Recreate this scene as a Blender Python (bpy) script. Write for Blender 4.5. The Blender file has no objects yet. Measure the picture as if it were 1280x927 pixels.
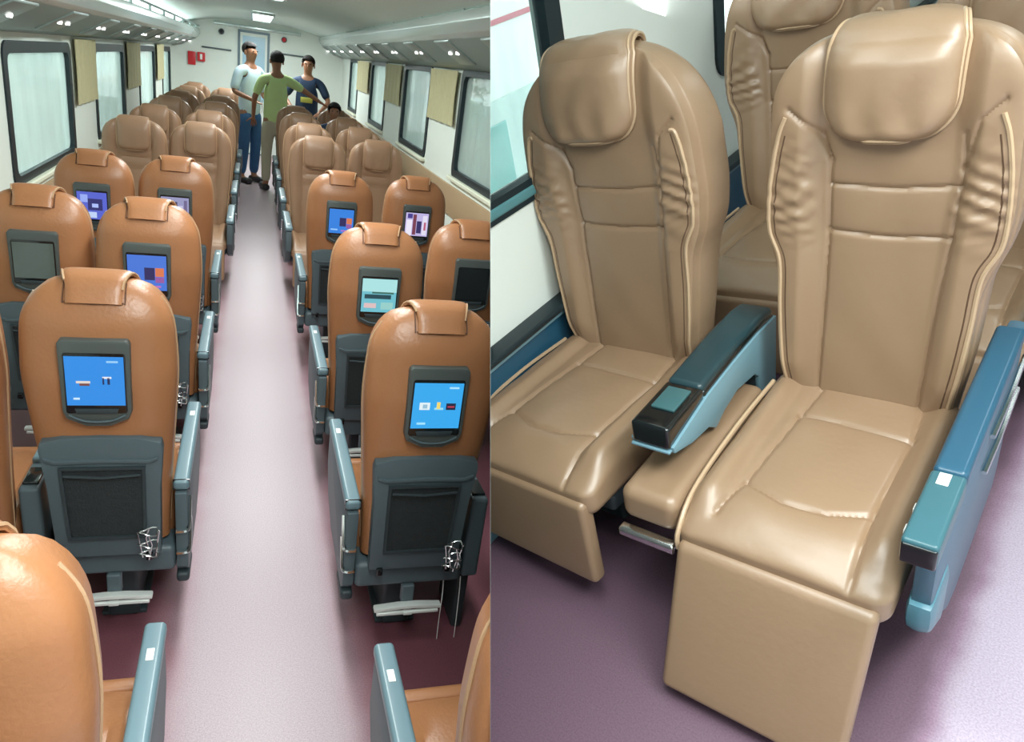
import bpy, bmesh, math, random
import numpy as np
from mathutils import Matrix, Vector, Euler
random.seed(7); RNG = np.random.RandomState(7)
SC = bpy.context.scene; COL = SC.collection
def V(*a): return Vector(a)

# ---------------------------------------------------------------- camera
F, PPX = 900.0, 580.0
def rotm(p, r, y): return Matrix.Rotation(y, 3, 'Z') @ Matrix.Rotation(p, 3, 'X') @ Matrix.Rotation(r, 3, 'Y')
CL = V(-.0604, -.2772, 1.8308); RL = rotm(-.3816, -.138, -.3142)
CR = V(.4155, -1.6619, 1.6617); RR = rotm(-.5323, .2509, .8418)
cam_d = bpy.data.cameras.new('camera'); cam = bpy.data.objects.new('camera', cam_d); COL.objects.link(cam)
cam_d.sensor_fit = 'HORIZONTAL'; cam_d.sensor_width = 36; cam_d.lens = F * 36 / 1280; cam_d.shift_x = (640 - PPX) / 1280
cam_d.clip_start = .02; cam_d.clip_end = 200
m3 = Matrix((RL @ V(1, 0, 0), RL @ V(0, 0, 1), -(RL @ V(0, 1, 0)))).transposed()
cam.matrix_world = Matrix.Translation(CL) @ m3.to_4x4(); SC.camera = cam
# second compartment, standing tilted beside the first behind the partition
MR = Matrix.Translation(CL) @ (RL @ RR.transposed()).to_4x4() @ Matrix.Translation(-CR)
ML = Matrix.Identity(4)
PN = (RL @ V(1, -(613 - PPX) / F, 0)).normalized()      # normal of the partition

# ---------------------------------------------------------------- world, exposure
SC.view_settings.view_transform = 'Standard'; SC.view_settings.look = 'None'
SC.view_settings.gamma = 1; SC.view_settings.exposure = 0.0
SC.view_settings.use_curve_mapping = False
w = bpy.data.worlds.new('world'); SC.world = w; w.use_nodes = True
bg = w.node_tree.nodes['Background']; bg.inputs[0].default_value = (.88, 1, .98, 1); bg.inputs[1].default_value = 3.4
# ---------------------------------------------------------------- lights
def area(name, M, loc, sx, sy, power, color=(.93, 1, .98), rot=(0, 0, 0)):
    d = bpy.data.lights.new(name, 'AREA'); d.shape = 'RECTANGLE'; d.size = sx; d.size_y = sy; d.energy = power; d.color = color
    o = bpy.data.objects.new(name, d); COL.objects.link(o); o.matrix_world = M @ Matrix.Translation(loc) @ Euler(rot).to_matrix().to_4x4()
    return o
for y, l, p in ((.2, 1.4, 34), (2.4, 1.4, 34), (4.6, 1.4, 34), (6.6, 1.4, 34), (12.0, 2.4, 80)): area('ceiling_lamp_light', ML, (.05, y, 2.26), .26, l, p)
for x, z in ((-1.2, 2.0), (1.28, 2.13)): area('ceiling_fill_light', ML, (x, 7.5, z), .14, 12.5, 46, rot=(math.pi, 0, 0))  # unseen uplights added above the racks to brighten the ceiling
area('compartment_lamp_light', MR, (.90, -.70, 2.22), .45, 1.2, 54)
area('compartment_lamp_light', MR, (.80, 1.9, 2.22), .4, 1.2, 12)

# ---------------------------------------------------------------- materials
def lin(c):
    return tuple(((x/255)/12.92 if x/255 <= .04045 else ((x/255+.055)/1.055)**2.4) for x in c) + (1,)
MATS = {}
def mat(name, rgb, rough=.5, metal=0, bump=0, bscale=60, var=0, vscale=6, spec=.5, emis=0, coat=0):
    if name in MATS: return MATS[name]
    m = bpy.data.materials.new(name); m.use_nodes = True; nt = m.node_tree; b = nt.nodes['Principled BSDF']
    c = lin(rgb); b.inputs['Base Color'].default_value = c; b.inputs['Roughness'].default_value = rough
    b.inputs['Metallic'].default_value = metal; b.inputs['Specular IOR Level'].default_value = spec
    b.inputs['Coat Weight'].default_value = coat; b.inputs['Coat Roughness'].default_value = .3 if coat < .3 else .05
    tc = nt.nodes.new('ShaderNodeTexCoord')
    if var:
        n = nt.nodes.new('ShaderNodeTexNoise'); n.inputs['Scale'].default_value = vscale; n.inputs['Detail'].default_value = 4
        nt.links.new(tc.outputs['Object'], n.inputs['Vector'])
        mx = nt.nodes.new('ShaderNodeMix'); mx.data_type = 'RGBA'
        mx.inputs[6].default_value = tuple(v*(1-var) for v in c[:3])+(1,); mx.inputs[7].default_value = tuple(min(1, v*(1+var)) for v in c[:3])+(1,)
        nt.links.new(n.outputs[0], mx.inputs[0]); nt.links.new(mx.outputs[2], b.inputs['Base Color'])
    if bump:
        n = nt.nodes.new('ShaderNodeTexNoise'); n.inputs['Scale'].default_value = bscale; n.inputs['Detail'].default_value = 3
        nt.links.new(tc.outputs['Object'], n.inputs['Vector'])
        bp = nt.nodes.new('ShaderNodeBump'); bp.inputs['Strength'].default_value = bump; bp.inputs['Distance'].default_value = .004
        nt.links.new(n.outputs[0], bp.inputs['Height']); nt.links.new(bp.outputs[0], b.inputs['Normal'])
    if emis: b.inputs['Emission Color'].default_value = c; b.inputs['Emission Strength'].default_value = emis
    MATS[name] = m; return m
LEA = mat('leather_tan', (162, 109, 72), .36, bump=.25, bscale=90, var=.10)
LEAF = mat('leather_front', (148, 115, 90), .42, bump=.3, bscale=120, var=.08)
SEAM = mat('leather_seam', (96, 62, 42), .6)
PIPE = mat('leather_piping', (180, 145, 112), .4)
LEAR = mat('leather_taupe', (150, 122, 96), .42, spec=.75, coat=.18, bump=.14, bscale=60, var=.08, vscale=3)
SEAMR = mat('leather_dark_seam', (92, 68, 50), .6)
PIPER = mat('leather_pale_piping', (186, 158, 128), .35)
SLATE = mat('slate_plastic', (78, 92, 98), .45, bump=.05)
DSLATE = mat('dark_slate_plastic', (48, 58, 62), .5)
BEZ = mat('bezel_plastic', (74, 80, 78), .4)
BLACK = mat('black_gloss', (14, 20, 22), .12, coat=.5)
NET = mat('net_fabric', (34, 40, 42), .8, bump=.9, bscale=160, var=.3, vscale=80)
ARML = mat('armrest_plastic', (104, 128, 137), .3)
BLUE = mat('blue_plastic', (40, 84, 108), .32); PANEL = mat('side_panel_blue', (72, 104, 124), .4)
BLUED = mat('blue_plastic_dark', (38, 70, 84), .35)
STEELB = mat('grey_blue_plastic', (112, 148, 162), .35)
CHR = mat('chrome', (225, 228, 228), .16, metal=1)
ALU = mat('brushed_aluminium', (226, 230, 226), .35, metal=.2)
WHITE = mat('white_panel', (232, 240, 232), .45, var=.02)
CREAM = mat('cream_panel', (226, 228, 206), .5)
CEIL = mat('ceiling_panel', (214, 230, 224), .45)
RACK = mat('rack_metal', (150, 166, 164), .3, metal=.3)
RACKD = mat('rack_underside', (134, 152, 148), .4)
LIP = mat('rack_lip', (208, 222, 220), .22, metal=.4)
RUB = mat('black_rubber', (24, 40, 46), .45)
TEALD = mat('teal_frame', (90, 140, 146), .4)
PLABEL = mat('white_label', (240, 242, 238), .5)
RED = mat('red_plastic', (205, 40, 50), .4)
TAN = mat('tan_curtain', (186, 180, 142), .8, var=.1, vscale=30)
GREEN = mat('foliage_green', (96, 140, 100), .9, var=.5, vscale=8)
def emit(name, rgb, s=1.0):
    if name in MATS: return MATS[name]
    m = bpy.data.materials.new(name); m.use_nodes = True; nt = m.node_tree; b = nt.nodes['Principled BSDF']
    b.inputs['Base Color'].default_value = (.02, .02, .02, 1); b.inputs['Roughness'].default_value = .25
    b.inputs['Emission Color'].default_value = lin(rgb); b.inputs['Emission Strength'].default_value = s
    MATS[name] = m; return m
def glassm(name, rgb, film=.5, streak=6):
    m = bpy.data.materials.new(name); m.use_nodes = True; nt = m.node_tree; nt.nodes.clear()
    out = nt.nodes.new('ShaderNodeOutputMaterial'); tr = nt.nodes.new('ShaderNodeBsdfTransparent'); tr.inputs[0].default_value = (.93, .985, .975, 1)
    df = nt.nodes.new('ShaderNodeBsdfDiffuse'); df.inputs[0].default_value = lin(rgb); tl = nt.nodes.new('ShaderNodeBsdfTranslucent'); tl.inputs[0].default_value = lin(rgb)
    gl = nt.nodes.new('ShaderNodeBsdfGlossy'); gl.inputs['Roughness'].default_value = .08; gl.inputs[0].default_value = (.9, .95, .95, 1)
    a = nt.nodes.new('ShaderNodeMixShader'); a.inputs[0].default_value = .55; nt.links.new(df.outputs[0], a.inputs[1]); nt.links.new(tl.outputs[0], a.inputs[2])
    tc = nt.nodes.new('ShaderNodeTexCoord'); mp = nt.nodes.new('ShaderNodeMapping'); mp.inputs['Scale'].default_value = (1, 1, .25); nt.links.new(tc.outputs['Object'], mp.inputs[0])
    n = nt.nodes.new('ShaderNodeTexNoise'); n.inputs['Scale'].default_value = streak; n.inputs['Detail'].default_value = 3; nt.links.new(mp.outputs[0], n.inputs['Vector'])
    mr = nt.nodes.new('ShaderNodeMapRange'); mr.inputs[1].default_value = .3; mr.inputs[2].default_value = .7; mr.inputs[3].default_value = film-.1; mr.inputs[4].default_value = film+.1
    nt.links.new(n.outputs[0], mr.inputs[0])
    b = nt.nodes.new('ShaderNodeMixShader'); nt.links.new(mr.outputs[0], b.inputs[0]); nt.links.new(tr.outputs[0], b.inputs[1]); nt.links.new(a.outputs[0], b.inputs[2])
    c = nt.nodes.new('ShaderNodeMixShader'); fr = nt.nodes.new('ShaderNodeLayerWeight'); pw = nt.nodes.new('ShaderNodeMath'); pw.operation = 'POWER'; pw.inputs[1].default_value = 4.5; nt.links.new(fr.outputs['Facing'], pw.inputs[0])
    ma = nt.nodes.new('ShaderNodeMath'); ma.operation = 'MULTIPLY_ADD'; ma.inputs[1].default_value = .55; ma.inputs[2].default_value = .03; nt.links.new(pw.outputs[0], ma.inputs[0])
    nt.links.new(ma.outputs[0], c.inputs[0]); nt.links.new(b.outputs[0], c.inputs[1]); nt.links.new(gl.outputs[0], c.inputs[2]); nt.links.new(c.outputs[0], out.inputs[0])
    MATS[name] = m; return m
GLASS = glassm('filmed_window_glass', (226, 240, 236), .66)
GLASSR = glassm('clear_window_glass', (215, 232, 232), .15)
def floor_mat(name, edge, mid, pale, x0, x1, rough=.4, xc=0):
    """vinyl with a pale band painted along the aisle (between -x1 and x1, fading past x0), maroon elsewhere"""
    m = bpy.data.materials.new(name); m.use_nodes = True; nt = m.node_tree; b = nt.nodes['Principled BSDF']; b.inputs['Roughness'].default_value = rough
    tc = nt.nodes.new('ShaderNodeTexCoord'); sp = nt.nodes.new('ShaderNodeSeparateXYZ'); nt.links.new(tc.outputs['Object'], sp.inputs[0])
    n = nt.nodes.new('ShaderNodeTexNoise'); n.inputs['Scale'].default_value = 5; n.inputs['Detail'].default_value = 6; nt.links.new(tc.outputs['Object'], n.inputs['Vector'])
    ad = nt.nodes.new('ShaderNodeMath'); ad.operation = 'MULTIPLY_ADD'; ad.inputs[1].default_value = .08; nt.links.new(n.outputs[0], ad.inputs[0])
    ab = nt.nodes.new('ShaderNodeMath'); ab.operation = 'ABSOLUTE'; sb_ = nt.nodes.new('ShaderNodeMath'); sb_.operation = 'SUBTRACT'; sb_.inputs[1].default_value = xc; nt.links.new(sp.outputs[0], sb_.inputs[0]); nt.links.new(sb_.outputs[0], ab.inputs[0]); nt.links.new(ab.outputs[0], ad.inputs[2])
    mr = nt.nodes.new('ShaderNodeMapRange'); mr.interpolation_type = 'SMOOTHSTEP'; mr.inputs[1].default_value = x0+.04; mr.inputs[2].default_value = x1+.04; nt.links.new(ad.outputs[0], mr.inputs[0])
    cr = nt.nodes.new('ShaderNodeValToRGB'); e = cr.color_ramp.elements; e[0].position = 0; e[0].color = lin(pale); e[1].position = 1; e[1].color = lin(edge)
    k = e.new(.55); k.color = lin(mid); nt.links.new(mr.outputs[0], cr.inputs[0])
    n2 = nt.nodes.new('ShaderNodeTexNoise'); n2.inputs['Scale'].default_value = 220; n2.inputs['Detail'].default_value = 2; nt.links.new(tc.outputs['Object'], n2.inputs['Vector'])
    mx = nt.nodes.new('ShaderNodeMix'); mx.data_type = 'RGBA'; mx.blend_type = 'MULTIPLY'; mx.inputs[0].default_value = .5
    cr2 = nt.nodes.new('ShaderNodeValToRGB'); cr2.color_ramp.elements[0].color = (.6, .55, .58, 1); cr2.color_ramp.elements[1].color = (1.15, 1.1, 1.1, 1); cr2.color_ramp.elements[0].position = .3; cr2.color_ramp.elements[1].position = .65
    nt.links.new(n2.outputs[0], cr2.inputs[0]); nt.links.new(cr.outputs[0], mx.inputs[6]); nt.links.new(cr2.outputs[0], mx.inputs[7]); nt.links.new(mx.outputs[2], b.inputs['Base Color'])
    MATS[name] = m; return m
FLOORL = floor_mat('vinyl_floor_painted_sheen', (116, 70, 80), (158, 118, 128), (180, 163, 170), .18, .42)  # pale centre paints the ceiling light's reflection into the aisle colour
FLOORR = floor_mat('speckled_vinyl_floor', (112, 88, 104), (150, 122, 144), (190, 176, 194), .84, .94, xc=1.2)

# ---------------------------------------------------------------- mesh helpers
class MB:
    def __init__(s): s.v = []; s.f = []
    def add(s, vs, fs):
        o = len(s.v); s.v += [tuple(p) for p in vs]; s.f += [tuple(i+o for i in f) for f in fs]; return s
    def mesh(s, name, smooth=True, angle=40):
        me = bpy.data.meshes.new(name); me.from_pydata(s.v, [], s.f); me.update()
        bm = bmesh.new(); bm.from_mesh(me); bmesh.ops.recalc_face_normals(bm, faces=bm.faces)
        if smooth:
            for f in bm.faces: f.smooth = True
            a = math.radians(angle)
            for e in bm.edges:
                if len(e.link_faces) == 2 and e.calc_face_angle(0) > a: e.smooth = False
        bm.to_mesh(me); bm.free(); return me
def rbox(c, s, r=.01, seg=2, n=(1, 1, 1), fn=None, mb=None):
    """rounded box centred at c, size s"""
    mb = mb or MB(); h = [x/2 for x in s]; r = min(r, *[x*.999 for x in h])
    ax = []
    for i in range(3):
        inner = np.linspace(-(h[i]-r), h[i]-r, n[i]+1)
        e = [h[i]-r + r*math.sin(math.pi/2*(k/seg))*1.0 for k in range(1, seg+1)] if r > 0 else []
        # sample edge zone by tan-like spacing
        e = [h[i]-r + r*math.tan(math.pi/4*k/seg) for k in range(1, seg+1)]
        ax.append(np.array([-x for x in reversed(e)] + list(inner) + e))
    idx = {}; vs = []; fs = []
    def vid(p):
        k = (round(p[0], 6), round(p[1], 6), round(p[2], 6))
        if k not in idx: idx[k] = len(vs); vs.append(p)
        return idx[k]
    for a in range(3):
        b, d = (a+1) % 3, (a+2) % 3
        for sg in (-1, 1):
            for i in range(len(ax[b])-1):
                for j in range(len(ax[d])-1):
                    q = []
                    for (u, w_) in ((i, j), (i+1, j), (i+1, j+1), (i, j+1)):
                        p = [0, 0, 0]; p[a] = sg*h[a]; p[b] = ax[b][u]; p[d] = ax[d][w_]; q.append(vid(tuple(p)))
                    fs.append(q if sg > 0 else q[::-1])
    P = np.array(vs); H = np.array(h)-r; Q = np.clip(P, -H, H); D = P-Q; L = np.linalg.norm(D, axis=1, keepdims=True); L[L == 0] = 1
    P = Q + D/L*r + np.array(c)
    if fn is not None: P = fn(P)
    return mb.add(P.tolist(), fs)
def tube(pts, r, seg=8, mb=None, closed=False, caps=True):
    mb = mb or MB(); P = [Vector(p) for p in pts]; n = len(P); vs = []; fs = []
    up = None
    for i in range(n):
        a = P[i-1] if (i > 0 or closed) else P[i]; b = P[(i+1) % n] if (i < n-1 or closed) else P[i]
        t = (b-a).normalized()
        if up is None: up = t.orthogonal().normalized()
        up = (up - t*up.dot(t)).normalized(); bi = t.cross(up)
        rr = r[i] if isinstance(r, (list, tuple)) else r
        for k in range(seg):
            an = 2*math.pi*k/seg; vs.append(P[i] + (up*math.cos(an)+bi*math.sin(an))*rr)
    m = n if closed else n-1
    for i in range(m):
        for k in range(seg):
            a = i*seg+k; b = i*seg+(k+1) % seg; c = ((i+1) % n)*seg+(k+1) % seg; d = ((i+1) % n)*seg+k; fs.append((a, b, c, d))
    if not closed and caps: fs += [tuple(range(seg))[::-1], tuple((n-1)*seg+k for k in range(seg))]
    return mb.add(vs, fs)
def smoothpath(pts, n=6, closed=False):
    P = [np.array(p, float) for p in pts]; out = []; N = len(P)
    for i in range(N if closed else N-1):
        p0 = P[i-1] if (i > 0 or closed) else P[0]; p1 = P[i]; p2 = P[(i+1) % N]; p3 = P[(i+2) % N] if (i+2 < N or closed) else P[-1]
        for k in range(n):
            t = k/n; out.append(.5*((2*p1)+(-p0+p2)*t+(2*p0-5*p1+4*p2-p3)*t*t+(-p0+3*p1-3*p2+p3)*t**3))
    if not closed: out.append(P[-1])
    return [tuple(x) for x in out]
def prism(poly, axis, a, b, bev=.004, mb=None):
    """extrude 2D polygon along axis (0: poly in y,z; 1: poly in x,z; 2: poly in x,y) from a to b with bevelled edges"""
    bm = bmesh.new()
    def mk(p, t): return {0: (t, p[0], p[1]), 1: (p[0], t, p[1]), 2: (p[0], p[1], t)}[axis]
    lo = [bm.verts.new(mk(p, a)) for p in poly]; hi = [bm.verts.new(mk(p, b)) for p in poly]
    n = len(poly); bm.faces.new(lo); bm.faces.new(hi[::-1])
    for i in range(n): bm.faces.new((lo[i], hi[i], hi[(i+1) % n], lo[(i+1) % n]))
    bmesh.ops.recalc_face_normals(bm, faces=bm.faces)
    if bev:
        es = [e for e in bm.edges if e.calc_face_angle(0) > .5]
        bmesh.ops.bevel(bm, geom=es, offset=bev, segments=2, affect='EDGES', profile=.6, clamp_overlap=True)
    mb = mb or MB(); bm.verts.index_update()
    mb.add([v.co[:] for v in bm.verts], [[v.index for v in f.verts] for f in bm.faces]); bm.free(); return mb
def rrect(cx, cy, w_, h_, r, seg=5):
    out = []
    for (sx, sy, a0) in ((1, 1, 0), (-1, 1, 90), (-1, -1, 180), (1, -1, 270)):
        for k in range(seg+1):
            a = math.radians(a0+90*k/seg); out.append((cx+sx*(w_/2-r)+r*math.cos(a), cy+sy*(h_/2-r)+r*math.sin(a)))
    return out
def frame_ring(outer, inner, axis, a, b, mb=None):
    """ring between two loops with the same number of points"""
    mb = mb or MB(); n = len(outer)
    def mk(p, t): return {0: (t, p[0], p[1]), 1: (p[0], t, p[1]), 2: (p[0], p[1], t)}[axis]
    vs = [mk(p, a) for p in outer]+[mk(p, a) for p in inner]+[mk(p, b) for p in inner]+[mk(p, b) for p in outer]; fs = []
    for k in range(4):
        for i in range(n):
            j = (i+1) % n; fs.append((k*n+i, k*n+j, ((k+1) % 4)*n+j, ((k+1) % 4)*n+i))
    return mb.add(vs, fs)
def lathe(prof, c, axis='z', seg=16, mb=None):
    mb = mb or MB(); vs = []; fs = []; n = len(prof)
    for (r, z) in prof:
        for k in range(seg):
            a = 2*math.pi*k/seg; p = (r*math.cos(a), r*math.sin(a), z)
            if axis == 'y': p = (p[0], p[2], p[1])
            if axis == 'x': p = (p[2], p[0], p[1])
            vs.append((c[0]+p[0], c[1]+p[1], c[2]+p[2]))
    for i in range(n-1):
        for k in range(seg): fs.append((i*seg+k, i*seg+(k+1) % seg, (i+1)*seg+(k+1) % seg, (i+1)*seg+k))
    fs += [tuple(range(seg))[::-1], tuple((n-1)*seg+k for k in range(seg))]
    return mb.add(vs, fs)
def link(name, me, m, parent=None, M=None, angle=None):
    if isinstance(me, MB): me = me.mesh(name) if angle is None else me.mesh(name, angle=angle)
    if not me.materials and m: me.materials.append(m)
    o = bpy.data.objects.new(name, me); COL.objects.link(o)
    if parent: o.parent = parent
    elif M is not None: o.matrix_world = M
    return o
def tag(o, label, cat, group=None):
    o['label'] = label; o['category'] = cat
    if group: o['group'] = group
    elif 'group' in o: del o['group']
    return o
def thing(name, label, cat, M, group=None):
    o = bpy.data.objects.new(name, None); COL.objects.link(o); o.matrix_world = M; o.empty_display_size = .1
    return tag(o, label, cat, group)
def struct(name, me, m, parent=None, M=None, angle=None):
    o = link(name, me, m, parent, M, angle)
    if not parent: o['kind'] = 'structure'
    return o
def kids(o): return [c for c in o.children]
def dup(root, M, label, group=None, skip=()):
    r = root.copy(); COL.objects.link(r); r.matrix_world = M; tag(r, label, root['category'], group)
    for ch in kids(root):
        if ch.name.split('.')[0] in skip: continue
        c = ch.copy(); COL.objects.link(c); c.parent = r
        for g in kids(ch):
            d = g.copy(); COL.objects.link(d); d.parent = c
    return r
def T(x, y, z=0, rz=0, s=(1, 1, 1)):
    return Matrix.Translation((x, y, z)) @ Matrix.Rotation(rz, 4, 'Z') @ Matrix.Diagonal((*s, 1))
def interp(t, P): return np.interp(t, [p[0] for p in P], [p[1] for p in P])
def sstep(x, a, b):
    t = np.clip((x-a)/(b-a), 0, 1); return t*t*(3-2*t)
def polydist(X, Z, pl):
    d = np.full(X.shape, 9.)
    for (a, b) in zip(pl[:-1], pl[1:]):
        ax, az = a; bx, bz = b; L2 = (bx-ax)**2+(bz-az)**2+1e-12
        t = np.clip(((X-ax)*(bx-ax)+(Z-az)*(bz-az))/L2, 0, 1)
        d = np.minimum(d, np.hypot(X-ax-t*(bx-ax), Z-az-t*(bz-az)))
    return d

# ================================================================= the seat
class Back:
    """upholstered backrest shell; faces -Y"""
    def __init__(s, D): s.D = D
    def w(s, z):
        D = s.D; base = (interp(z-.035, D['w'])+2*interp(z-.015, D['w'])+2*interp(z+.015, D['w'])+interp(z+.035, D['w']))/6; t = np.clip((z-D['zs'])/(D['zt']-D['zs']), 0, 1)
        return base*np.maximum(1-t**D['p'], 0)**(1/D['p'])
    def cap(s, z):
        D = s.D; t = np.clip((z-D['zs'])/(D['zt']-D['zs']), 0, 1); return np.maximum(1-t**4, 0)**.5
    def det(s, x, z):
        D = s.D; d = np.zeros(np.broadcast(x, z).shape); x = x+d; z = z+d
        xv = interp(z, D['xv']); ax = np.abs(x)
        wing = sstep(ax, xv-.005, xv+.05); d -= D['wing']*wing*sstep(z, D['zb'], D['zb']+.12)
        if D.get('hi'):
            wr = np.sin((z*1.0+ax*.35)*2*np.pi/.046 + 2.2*np.sin(z*23+x*9)+np.sign(x)*1.3)
            wr2 = np.sin((z-ax*.5)*2*np.pi/.031 + 1.7*np.sin(z*31+x*14))
            msk = sstep(ax, xv+.002, xv+.03)*(1-.8*sstep(ax, interp(z, D['w'])*.84, interp(z, D['w'])*.95))*np.exp(-((z-D['zw'])/.085)**2)
            d += (.0042*wr+.0016*wr2)*msk
            soft = np.sin(x*31+1.2*np.sin(z*11))*np.sin(z*17+x*7); d += .0016*soft
        for pl in D['seams']:
            q = polydist(x, z, pl); d += .0055*np.exp(-(q/.0045)**2)+.004*np.exp(-q/.018)
        return d
    def yfront(s, x, z):
        w_ = s.w(z)+1e-9; q = np.clip(np.abs(x)/w_, 0, 1); T_ = interp(z, s.D['T'])*s.cap(z); yc = interp(z, s.D['yf'])+interp(z, s.D['T'])/2
        e = s.D['nf']; return yc - T_/2*(1-q**e)**(1/e) + s.det(x, z)*(q < .97)
    def yrear(s, x, z):
        w_ = s.w(z)+1e-9; q = np.clip(np.abs(x)/w_, 0, 1); T_ = interp(z, s.D['T'])*s.cap(z); yc = interp(z, s.D['yf'])+interp(z, s.D['T'])/2
        e = s.D['nr']; return yc + T_/2*(1-q**e)**(1/e)
    def mesh(s):
        D = s.D; nf, nb, nz = D['res']
        v = np.linspace(0, 1, nz); v = np.where(v < .8, v/.8*.86, .86+.14*np.sin((v-.8)/.2*np.pi/2)) ; z = D['zb']+(D['zt']-D['zb'])*v*.9995
        # front samples: uniform inside, dense at the edge
        a = np.linspace(-1, 1, nf); sf = np.sin(a*np.pi/2)*.35+a*.65; sf[0], sf[-1] = -1, 1
        b = np.linspace(1, -1, nb); sb = np.sin(b*np.pi/2)[1:-1]
        Z = z[:, None]; W = s.w(z)[:, None]
        Xf = W*sf[None, :]; Yf = s.yfront(Xf, Z+0*Xf); Xb = W*sb[None, :]; Yb = s.yrear(Xb, Z+0*Xb)
        X = np.concatenate([Xf, Xb], 1); Y = np.concatenate([Yf, Yb], 1); ZZ = Z+0*X; n = X.shape[1]
        # rounded bottom hem
        vs = np.stack([X, Y, ZZ], -1).reshape(-1, 3).tolist(); fs = []
        for i in range(nz-1):
            for k in range(n):
                fs.append((i*n+k, i*n+(k+1) % n, (i+1)*n+(k+1) % n, (i+1)*n+k))
        fs += [tuple(range(n)), tuple((nz-1)*n+k for k in range(n))]
        return MB().add(vs, fs)
def pillow(B, hw, z0, z1, th, zrear, hi=True, shift=0):
    """headrest pad: hangs over the front, folds over the top and runs down the rear; returns pad mesh and piping path"""
    D = B.D; ns, nt = (56, 40) if hi else (22, 12)
    # path in (y,z) on the centre line
    zs_ = np.linspace(z0, D['zt']-.03, 40); front = [(float(B.yfront(np.array(0.), np.array(z)))-.004, z) for z in zs_]
    zr_ = np.linspace(D['zt']-.03, zrear, 14); rear = [(float(B.yrear(np.array(0.), np.array(z)))+.003, z) for z in zr_]
    yc = (front[-1][0]+rear[0][0])/2; ry = (rear[0][0]-front[-1][0])/2
    arc = [(yc-ry*math.cos(a), D['zt']-.03+.036*math.sin(a)) for a in np.linspace(0, math.pi, 18)[1:-1]]
    path = np.array(front+arc+rear); L = np.r_[0, np.cumsum(np.linalg.norm(np.diff(path, axis=0), axis=1))]; tot = L[-1]; Lf = L[len(front)-1]
    s = np.linspace(0, 1, ns); s = s**1.15*tot
    def at(q):
        y = np.interp(q, L, path[:, 0]); z = np.interp(q, L, path[:, 1]); e = .004
        ty = np.interp(q+e, L, path[:, 0])-np.interp(q-e, L, path[:, 0]); tz = np.interp(q+e, L, path[:, 1])-np.interp(q-e, L, path[:, 1])
        n = math.hypot(ty, tz)+1e-9; return y, z, -tz/n, ty/n
    vs = []; r_ = .085 if hi else .05
    def halfw(q):
        wq = hw*(1-.0*q); 
        if q < r_: wq = hw-r_*.9+ (r_*.9)*math.sqrt(max(0, 1-((r_-q)/r_)**2))
        return wq*(1 if q < Lf else 1-.32*min(1, (q-Lf)/(tot-Lf)*1.4))
    out = np.zeros((ns, nt, 3)); inn = np.zeros((ns, nt, 3))
    for i, q in enumerate(s):
        y, z, ny, nz_ = at(q); hq = halfw(q)
        for j in range(nt):
            t = -1+2*j/(nt-1); t = math.sin(t*math.pi/2)*.6+t*.4; x = t*hq
            puff = (1-abs(t)**4)**.5 if abs(t) < 1 else 0
            e0 = min(1, (q+.004)/.03); puff *= math.sqrt(max(0, 1-(1-e0)**2))
            k = th*(1 if q < Lf*.8 else max(.3, 1-(q-Lf*.8)/(tot*.35)))
            wv = 0
            if hi: wv = .003*math.sin(x*75+1.5*math.sin(q*20))*math.exp(-(q/.11)**2)*min(1, q/.03) + .002*math.sin(x*44-q*50)
            elif hw > .05: wv = .004*math.sin(x*95)*math.exp(-(q/.12)**2)
            k2 = (k+wv)*puff+.002
            # follow the curve of the backrest sideways
            dy = 0
            if q < Lf: dy = float(B.yfront(np.array(0.), np.array(min(z, D['zt']-.05))))*0
            out[i, j] = (x+shift, y+ny*k2, z+nz_*k2); inn[i, j] = (x+shift, y-ny*.006, z-nz_*.006)
    n = ns*nt; vs = out.reshape(-1, 3).tolist()+inn.reshape(-1, 3).tolist(); fs = []
    for i in range(ns-1):
        for j in range(nt-1):
            a = i*nt+j; fs.append((a, a+1, a+nt+1, a+nt)); fs.append((n+a, n+a+nt, n+a+nt+1, n+a+1))
    for i in range(ns-1):
        a = i*nt; fs.append((a, a+nt, n+a+nt, n+a)); a = i*nt+nt-1; fs.append((a, n+a, n+a+nt, a+nt))
    for j in range(nt-1):
        a = j; fs.append((a, n+a, n+a+1, a+1)); a = (ns-1)*nt+j; fs.append((a, a+1, n+a+1, n+a))
    edge = [out[i, 0] for i in range(int(ns*.9), 0, -1)]+[out[0, j] for j in range(0, nt)]+[out[i, -1] for i in range(1, int(ns*.9))]
    return MB().add(vs, fs), [tuple(p) for p in edge]
def cushion(cx, w_, y0, y1, ztop, h, hi, seams=(), rise=.0, drop=.03, bol=.02, xin=None):
    """seat cushion from y1 (rear) to y0 (front)"""
    n = (96, 104, 2) if hi else (10, 10, 1); xin = xin or w_/2*.62
    def fn(P):
        x, y, z = P[:, 0].copy(), P[:, 1].copy(), P[:, 2].copy(); u = (z-(ztop-h))/h; ax = abs(x-cx)
        d = bol*sstep(ax, xin, xin+.04)*sstep(y, y0+.03, y0+.12)*(1-.5*sstep(ax, w_/2-.03, w_/2))
        d = d - drop*sstep(-y, -(y0+.16), -y0)**2 + .008*(1-(ax/(w_/2))**2)
        for pl in seams:
            q = polydist(x, y, pl); d = d-(.005*np.exp(-(q/.006)**2)+.005*np.exp(-q/.02))
        if hi: d = d+.0014*np.sin(x*37+y*11)*np.sin(y*29)
        P[:, 2] = z + d*np.clip(u, 0, 1)**2
        return P
    return rbox((cx, (y0+y1)/2, ztop-h/2), (w_, y1-y0, h), min(.04, h*.45), 5 if hi else 3, n, fn)

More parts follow.
